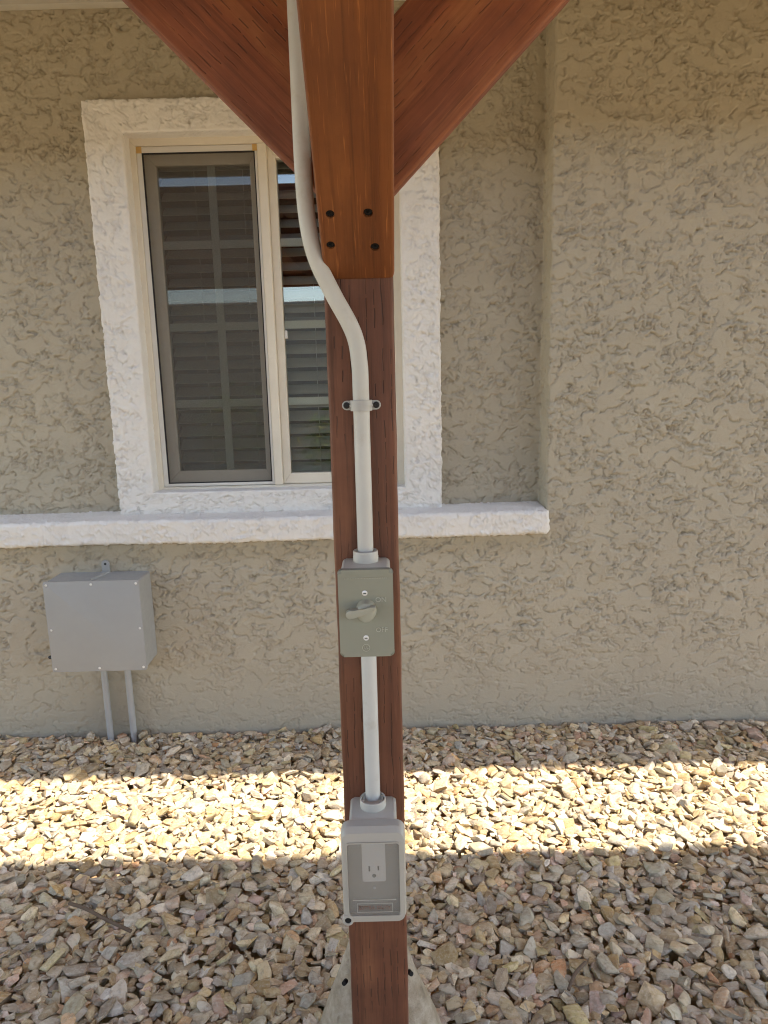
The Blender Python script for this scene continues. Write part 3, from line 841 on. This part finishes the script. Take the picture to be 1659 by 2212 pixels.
# ------------------------------------------------------------------ outlet box
ob = empty("outlet_box", (XC, 0.946, 0.54), "outdoor outlet box with smoky clear flip cover low on the post", "outlet")
bm = bmesh.new(); extrude_poly(bm, rrect(XC-0.0335, XC+0.0335, 0.492, 0.6115, 0.006), 'y', 0.8845, 0.9455, 0.0015, 2)
bm_obj("box_body", bm, M_PVCBOX, ob, None, True)
hx, hy, hz = XC, CY-0.010, 0.6115
bm = bmesh.new(); lathe(bm, [(0.0185, 0.0), (0.0188, 0.001), (0.0186, 0.0110), (0.0182, 0.0122), (0.0168, 0.0122), (0.0162, 0.0110), (0.0162, 0.0070), (0.0148, 0.0070), (0.0148, 0.0105), (0.0138, 0.0108), (0.0128, 0.0060), (0.0110, 0.0060)], (hx, hy, hz), (0, 0, 1), 40)
hub = bm_obj("hub", bm, M_PVCBOX, ob, None, True)
for a in (20, 110, 200, 290):
    bm = B(0.0140, 0.0170, -0.0010, 0.0010, hz+0.0068, hz+0.0115)
    bm.transform(Matrix.Translation((hx, hy, 0)) @ Matrix.Rotation(math.radians(a), 4, 'Z'))
    bm_obj("spoke", bm, M_PVCBOX, hub)
# base plate and receptacle behind the clear lid
bm = bmesh.new(); extrude_poly(bm, rrect(XC-0.0420, XC+0.0420, 0.4725, 0.6100, 0.010), 'y', 0.8805, 0.8840, 0.001)
bm_obj("base_plate", bm, M_OUTBASE, ob)
bm = bmesh.new(); extrude_poly(bm, rrect(XC-0.0163, XC+0.0163, 0.5250, 0.5920, 0.002), 'y', 0.8765, 0.8803, 0.0006)
rec = bm_obj("receptacle", bm, M_RECEP, ob, None, True)
for dx, zz, hh in ((-0.0064, 0.5455, 0.0040), (0.0062, 0.5462, 0.0033)):
    bm_obj("slot", B(XC+dx-0.0011, XC+dx+0.0011, 0.8758, 0.8770, zz-hh, zz+hh), M_HOLE, rec)
bm_obj("slot", lathe(bmesh.new(), [(0.0027, 0.0), (0.0027, 0.0009), (0.0, 0.0009)], (XC, 0.8766, 0.5345), (0, -1, 0), 14), M_HOLE, rec)
bm_obj("screw", lathe(bmesh.new(), [(0.0, 0.001), (0.0018, 0.0009), (0.0024, 0.0)], (XC, 0.8804, 0.5120), (0, -1, 0), 14), M_ZINC, ob, None, True)
# cover: opaque rim ring with sloped top, clear panel
CX0, CX1, CZ0, CZ1 = XC-0.0440, XC+0.0440, 0.4710, 0.6160
def ring_band(name, outer, inner, y0o, y0i, m, y1):
    bm = bmesh.new(); n = len(outer)
    A_ = [bm.verts.new((p_[0], y1, p_[1])) for p_ in outer]; B_ = [bm.verts.new((p_[0], y0o, p_[1])) for p_ in outer]
    C_ = [bm.verts.new((p_[0], y0i, p_[1])) for p_ in inner]; D_ = [bm.verts.new((p_[0], y1, p_[1])) for p_ in inner]
    for i in range(n):
        j = (i+1) % n
        for a, b in ((A_, B_), (B_, C_), (C_, D_), (D_, A_)): bm.faces.new((a[i], a[j], b[j], b[i]))
    return bm
r_ = 0.012
oo = rrect(CX0, CX1, CZ0, CZ1, r_, 6); o2 = rrect(CX0+0.002, CX1-0.002, CZ0+0.002, CZ1-0.006, r_*0.9, 6); ii = rrect(CX0+0.0070, CX1-0.0072, CZ0+0.0125, CZ1-0.0180, 0.005, 6); i2 = rrect(CX0+0.0085, CX1-0.0087, CZ0+0.0140, CZ1-0.0195, 0.004, 6)
bm = bmesh.new(); n = len(oo)
loops = []
for pl_, y in ((oo, 0.8840), (oo, 0.8700), (o2, 0.8625), (ii, 0.8610), (ii, 0.8590), (i2, 0.8590), (i2, 0.8640), (ii, 0.8660)):
    loops.append([bm.verts.new((p_[0], y, p_[1])) for p_ in pl_])
for a, b in zip(loops, loops[1:]+loops[:1]):
    for i in range(n):
        j = (i+1) % n
        bm.faces.new((a[i], a[j], b[j], b[i]))
cov = bm_obj("cover_rim", bm, M_OUTCOV, ob, None, True)
bm = bmesh.new(); extrude_poly(bm, rrect(CX0+0.0083, CX1-0.0085, CZ0+0.0138, CZ1-0.0193, 0.004, 6), 'y', 0.8612, 0.8632)
lid = bm_obj("clear_panel", bm, M_SMOKE, ob)
bm = bmesh.new(); ring_frame(bm, XC-0.0245, XC+0.0250, 0.4895, 0.5035, 0.0006, 0.0006, 0.0006, 0.0006, 0.8605, 0.8612, 0)
bm_obj("label_border", bm, M_OUTCOV, ob)
bm_obj("panel_rib", B(XC-0.030, XC+0.030, 0.8602, 0.8612, 0.5085, 0.5095), M_OUTCOV, ob)
text_obj("lettering", "EXTRA DUTY", 0.0074, XC+0.0002, 0.4963, 0.8607, M_REDTXT, ob, 0.0004)
bm = bmesh.new(); lathe(bm, [(0.0078, -0.006), (0.0078, 0.0015), (0.0070, 0.0022), (0.0050, 0.0022), (0.0046, 0.0012), (0.0046, -0.004)], (CX0+0.0065, 0.8620, CZ0+0.0060), (0, -1, 0), 24)
bm_obj("hasp_ring", bm, M_OUTCOV, ob, None, True)
bm_obj("hasp_hole", lathe(bmesh.new(), [(0.0045, -0.001), (0.0045, 0.0008), (0.0, 0.0008)], (CX0+0.0065, 0.8620, CZ0+0.0060), (0, -1, 0), 20), M_HOLE, ob)

# ------------------------------------------------------------------ junction box on the wall
jb = empty("junction_box", (-0.942, 2.31, 0.292), "large square grey plastic junction box mounted on wall under ledge", "junction box")
bm = bmesh.new(); extrude_poly(bm, rrect(-1.0935, -0.7905, 0.2920, 0.5925, 0.008), 'y', 2.1975, 2.3075, 0.002, 2)
bm_obj("box_body", bm, M_JBOX, jb, None, True)
bm = bmesh.new(); extrude_poly(bm, rrect(-1.0960, -0.7880, 0.2890, 0.5950, 0.006), 'y', 2.1885, 2.1972, 0.0022, 2)
bm_obj("lid", bm, M_JBOX, jb, None, True)
for x, z in ((-1.0855, 0.584), (-0.942, 0.584), (-0.7985, 0.584), (-1.0855, 0.4335), (-0.7985, 0.4335), (-1.0855, 0.300), (-0.942, 0.300), (-0.7985, 0.300)):
    bm_obj("screw", lathe(bmesh.new(), [(0.0, 0.0004), (0.0012, 0.0004), (0.0016, 0.0016), (0.0034, 0.0014), (0.0042, 0.0004), (0.0042, -0.0002)], (x, 2.1885, z), (0, -1, 0), 14), M_ZINC, jb, None, True)
bm = bmesh.new()
tx, tz = -0.932, 0.622
extrude_poly(bm, [(tx-0.013, 0.588), (tx+0.013, 0.588)]+[(tx+0.013*math.cos(math.radians(a)), tz+0.013*math.sin(math.radians(a))) for a in range(0, 181, 15)], 'y', 2.2930, 2.3010, 0.0015, 2)
bm_obj("mounting_tab", bm, M_JBOX, jb, None, True)
bm_obj("tab_screw", lathe(bmesh.new(), [(0.0, 0.0012), (0.0038, 0.0010), (0.0042, 0.0)], (tx, 2.2930, tz+0.001), (0, -1, 0), 14), M_DARK, jb)
bm = bmesh.new(); extrude_poly(bm, [(tx-0.013, 2.2930), (tx+0.013, 2.2930), (tx-0.012, 2.2000), (tx-0.017, 2.2000)], 'z', 0.5915, 0.5990, 0.001)
bm_obj("rib", bm, M_JBOX, jb)
gl = bm_obj("cable_plug", tube(bmesh.new(), [(-1.128, 2.2350, 0.3230), (-1.124, 2.2350, 0.3225), (-1.0930, 2.2350, 0.3215)], [0.003, 0.006, 0.006], 14), M_DARK, jb, None, True)
gl["label"] = "small black plug on the side of the box"
bm_obj("wire_loop", tube(bmesh.new(), smooth_path([(-1.118, 2.2350, 0.329), (-1.116, 2.235, 0.338), (-1.108, 2.235, 0.343), (-1.096, 2.235, 0.341)], 4), 0.0008, 6), M_DARK, jb)
for x, lab in ((-0.970, "left of two grey pipes running from junction box into gravel"), (-0.889, "right of two grey pipes running from junction box into gravel")):
    o = bm_obj("pipe", tube(bmesh.new(), [(x, 2.285, 0.2915), (x, 2.285, 0.15), (x, 2.285, -0.06)], 0.0107, 20), M_JPIPE, None, None, True)
    tag(o, lab, "pipe", "pipes under the junction box")

# ------------------------------------------------------------------ gravel: crushed stones dropped one by one onto a height map
def rock_points(r, npl):
    while True:
        nn = r.normal(size=(npl, 3)); nn /= np.linalg.norm(nn, axis=1, keepdims=True)
        nn = np.concatenate([nn, np.array([[1,0,0],[-1,0,0],[0,1,0],[0,-1,0],[0,0,1],[0,0,-1]])])
        d = np.concatenate([r.uniform(0.58, 0.95, npl), r.uniform(0.95, 1.35, 6)])
        pts = []
        m_ = len(nn)
        for i in range(m_):
            for j in range(i+1, m_):
                for l_ in range(j+1, m_):
                    Mx = nn[[i, j, l_]]
                    if abs(np.linalg.det(Mx)) < 1e-3: continue
                    p_ = np.linalg.solve(Mx, d[[i, j, l_]])
                    if np.all(nn @ p_ <= d+1e-6): pts.append(p_)
        pts = np.array(pts)
        if len(pts) > 8 and np.abs(pts).max() < 1.45: return pts
def rock_mesh(pts_, hi):
    bm = bmesh.new()
    for p_ in pts_: bm.verts.new(p_)
    bmesh.ops.remove_doubles(bm, verts=bm.verts, dist=0.09)
    res = bmesh.ops.convex_hull(bm, input=bm.verts)
    junk = {g for g in res['geom_interior']+res['geom_unused'] if isinstance(g, bmesh.types.BMVert)}
    bmesh.ops.delete(bm, geom=list(junk), context='VERTS')
    bmesh.ops.dissolve_limit(bm, angle_limit=math.radians(9), verts=bm.verts, edges=bm.edges)
    if hi: bmesh.ops.bevel(bm, geom=list(bm.edges), offset=0.085, segments=1, profile=0.5, affect='EDGES', clamp_overlap=True)
    bmesh.ops.triangulate(bm, faces=[f for f in bm.faces if len(f.verts) > 4])
    bmesh.ops.triangulate(bm, faces=bm.faces)
    bmesh.ops.recalc_face_normals(bm, faces=bm.faces)
    me = bpy.data.meshes.new("stone"); bm.to_mesh(me); bm.free()
    me.polygons.foreach_set("use_smooth", [True]*len(me.polygons))
    me.set_sharp_from_angle(angle=math.radians(50 if hi else 28))
    v_ = np.empty(len(me.vertices)*3, np.float32); me.vertices.foreach_get("co", v_)
    f_ = np.empty(len(me.polygons)*3, np.int32); me.loops.foreach_get("vertex_index", f_)
    return me, v_.reshape(-1, 3), f_.reshape(-1, 3)
rr = np.random.default_rng(5)
PTS = [rock_points(rr, 7+i % 3) for i in range(30)]
ROCKS = [rock_mesh(p_, True) for p_ in PTS]
ROCKS_LO = [rock_mesh(p_, False) for p_ in PTS]
GX0, GX1, GY0, GY1, RES = -1.85, 1.85, 0.75, 2.325, 0.004
nx, ny = int((GX1-GX0)/RES), int((GY1-GY0)/RES)
HM = np.full((nx, ny), -0.034)
stones = []
def place(r, x, y, a, b, c_, rot, idx):
    Rm = np.array(rot.to_matrix())
    ext = np.abs(Rm @ np.diag([a, b, c_]))
    ex = np.sqrt((ext**2).sum(1))
    rx, ry, hz_ = ex[0]*0.86, ex[1]*0.86, ex[2]*0.92
    i0, i1 = max(0, int((x-rx-GX0)/RES)), min(nx, int((x+rx-GX0)/RES)+1)
    j0, j1 = max(0, int((y-ry-GY0)/RES)), min(ny, int((y+ry-GY0)/RES)+1)
    if i1-i0 < 2 or j1-j0 < 2: return None
    gx = (GX0+(np.arange(i0, i1)+0.5)*RES-x)/rx; gy = (GY0+(np.arange(j0, j1)+0.5)*RES-y)/ry
    q = 1-gx[:, None]**2-gy[None, :]**2
    inside = q > 0
    if not inside.any(): return None
    prof_ = hz_*np.clip(q, 0, 1)**0.35
    sub = HM[i0:i1, j0:j1]
    z = np.percentile((sub+prof_)[inside], 72)
    return z, (i0, i1, j0, j1, inside, prof_)
def add_stone(scale, kcand):
    a = scale*RNG.uniform(0.85, 1.25); b = a*RNG.uniform(0.52, 0.90); c_ = b*RNG.uniform(0.34, 0.70)
    e = Euler((RNG.normal(0, 0.38), RNG.normal(0, 0.38), RNG.uniform(0, 6.28)))
    rot = (Quaternion((0, 0, 1), RNG.uniform(0, 6.28)) @ Quaternion((1, 0, 0), RNG.normal(0, 0.29)) @ Quaternion((0, 1, 0), RNG.normal(0, 0.25)))
    best = None
    for _ in range(kcand):
        x, y = RNG.uniform(GX0, GX1), RNG.uniform(GY0, 2.300-b*0.5)
        if abs(x) > 0.36+0.62*y or math.hypot(x+0.0275, y-1.022) < 0.115: continue
        if y > 2.25 and (abs(x+0.970) < 0.02 or abs(x+0.889) < 0.02): continue
        res = place(None, x, y, a, b, c_, rot, 0)
        if res is None: continue
        if best is None or res[0] < best[0]: best = (res[0], res[1], x, y)
    if best is None: return
    z, (i0, i1, j0, j1, inside, prof_), x, y = best
    sub = HM[i0:i1, j0:j1]
    np.copyto(sub, np.maximum(sub, z+prof_*0.80), where=inside)
    stones.append((x, y, z, a, b, c_, rot, RNG.integers(len(ROCKS))))
for i in range(17000):
    s_ = float(np.clip(RNG.lognormal(math.log(0.0114), 0.30), 0.0042, 0.0185))
    add_stone(s_, 5)
print("stones", len(stones), "mean height", HM.mean(), 'top', np.percentile(HM, 95))
# settle so that the bed's top sits at grade
BED = HM[HM > -0.033]
DZ = -np.percentile(BED, 60)+0.004
def project(x, y, z):
    d = Vector((x, y, z-CAM_H)); zc = d.dot(fw)
    return 0.5+d.dot(RIGHT)/zc*1535/1659, 0.5-d.dot(UP)/zc*1535/2212, zc
score = []
buried = set()
for n_, (x, y, z, a, b, c_, rot, idx) in enumerate(stones):
    u_, v_, zc = project(x, y, z+DZ)
    ii_, jj_ = int((x-GX0)/RES), int((y-GY0)/RES)
    top = z+0.5*c_
    vis = HM[min(max(ii_, 0), nx-1), min(max(jj_, 0), ny-1)] < z+1.0*max(c_, 0.4*b)
    beh = 0.44 < u_ < 0.54
    i0_, i1_, j0_, j1_ = max(0, ii_-2), min(nx, ii_+3), max(0, jj_-2), min(ny, jj_+3)
    if HM[i0_:i1_, j0_:j1_].size and HM[i0_:i1_, j0_:j1_].min() > z+max(a*0.75, 1.3*c_)+0.003: buried.add(n_)
    if -0.005 < u_ < 1.005 and v_ < 1.005 and vis and not beh: score.append((a*b/zc**2, n_))
score.sort(reverse=True)
NEAR = {n_ for _, n_ in score[:300]}
MIDDLE = {n_ for _, n_ in score[300:4200]}
for r_ in ROCKS: r_[0].materials.append(M_STONE)
bv, bf = [], []; off = 0
for n_, (x, y, z, a, b, c_, rot, idx) in enumerate(stones):
    if n_ in buried: continue
    me, vv, ff = ROCKS[idx] if (n_ in NEAR or n_ in MIDDLE) else ROCKS_LO[idx]
    if n_ in NEAR:
        o = bpy.data.objects.new("stone", me); COL.objects.link(o); o.parent = ground
        o.matrix_basis = Matrix.Translation((x, y, z+DZ)) @ rot.to_matrix().to_4x4() @ Matrix.Diagonal((a, b, c_, 1))
    else:
        Rm = np.array(rot.to_matrix())
        bv.append((vv*np.array([a, b, c_])) @ Rm.T+np.array([x, y, z+DZ])); bf.append(ff+off); off += len(vv)
print('buried', len(buried))
gv = np_obj("gravel", [(np.concatenate(bv), np.concatenate(bf))], M_GRAVEL, ground, smooth=True)
gv.data.set_sharp_from_angle(angle=math.radians(50))
tag(gv, "loose bed of tan and grey crushed stones", kind="stuff")

# twigs on the gravel
for pts, r_, lab in (([(-0.745, 1.435, 0.045), (-0.70, 1.415, 0.047), (-0.64, 1.384, 0.043), (-0.575, 1.352, 0.040)], 0.004, "dark dry twig lying on shaded gravel left of post"),
                     ([(0.335, 1.175, 0.040), (0.355, 1.205, 0.046), (0.385, 1.235, 0.044)], 0.0035, "short pale twig lying on gravel right of post")):
    bm = tube(bmesh.new(), smooth_path(pts, 4), r_, 8)
    tag(bm_obj("twig", bm, M_TWIG, None, None, True), lab, "twig", "twigs on the gravel")

# ------------------------------------------------------------------ the yard behind the camera (seen in the window glass)
k = N("block_wall"); p = k.coord()
br = k.n('TexBrick'); k.l(k.scale(p, (1, 1, 1)), br.inputs['Vector'])
br.inputs['Color1'].default_value = (0.30, 0.27, 0.23, 1); br.inputs['Color2'].default_value = (0.34, 0.31, 0.26, 1); br.inputs['Mortar'].default_value = (0.24, 0.22, 0.19, 1)
br.inputs['Scale'].default_value = 1.0; br.inputs['Brick Width'].default_value = 0.4; br.inputs['Row Height'].default_value = 0.2; br.inputs['Mortar Size'].default_value = 0.008
M_BLOCK = k.fin(br.outputs[0], 0.9, k.bump(k.noise(p, 60, 5), 0.4, 0.004), 0.2)
gw = empty("garden_wall", (0, -4.4, -0.06), "grey block garden wall reflected in the window", "wall")
bm = B(-9, 9, -4.6, -4.4, -0.06, 2.10); bm_obj("blocks", bm, M_BLOCK, gw, frame_z((0, -4.4, 0), (0, 1, 0), (1, 0, 0)))
bm_obj("coping", B(-9, 9, -4.63, -4.37, 2.102, 2.155, 0.01), M_BLOCK, gw)
k = N("shrub_leaf"); rnd = k.n('NewGeometry').outputs['Random Per Island']
M_LEAF = k.fin(k.ramp(rnd, [(0, (0.05, 0.10, 0.025)), (0.6, (0.10, 0.17, 0.04)), (0.85, (0.22, 0.24, 0.05)), (1, (0.35, 0.28, 0.05))]), 0.6, None, 0.3)
for (sx, sy, h_, lab) in ((-0.55, -3.3, 0.85, "leafy green shrub reflected low in the window glass"), (-1.7, -3.6, 1.15, "taller leafy shrub by the garden wall behind"), (0.9, -3.5, 1.0, "rounded shrub by the garden wall behind")):
    sh = empty("shrub", (sx, sy, -0.06), lab, "shrub", "shrubs along the garden wall")
    bm = bmesh.new()
    for _ in range(420):
        d = Vector(RNG.normal(size=3)).normalized()*RNG.uniform(0.35, 1.0)
        c0 = Vector((sx, sy, h_*0.55))+Vector((d.x*h_*0.5, d.y*h_*0.4, d.z*h_*0.5))
        R_ = Quaternion(Vector(RNG.normal(size=3)).normalized(), RNG.uniform(0, 6.28))
        l_ = RNG.uniform(0.04, 0.075)
        bm.faces.new([bm.verts.new(c0+R_ @ Vector(q_)) for q_ in ((-l_, 0, 0), (0, -l_*0.45, 0.01), (l_, 0, 0), (0, l_*0.45, 0.01))])
    me = bpy.data.meshes.new("foliage"); bm.to_mesh(me); bm.free(); link("foliage", me, M_LEAF, sh)
    for j in range(5):
        a = j*1.26; bm_obj("stem", tube(bmesh.new(), [(sx, sy, -0.06), (sx+0.1*math.cos(a)*h_, sy+0.1*math.sin(a)*h_, h_*0.35), (sx+0.3*math.cos(a)*h_, sy+0.25*math.sin(a)*h_, h_*0.75)], [0.012, 0.009, 0.004], 6), M_TWIG, sh)
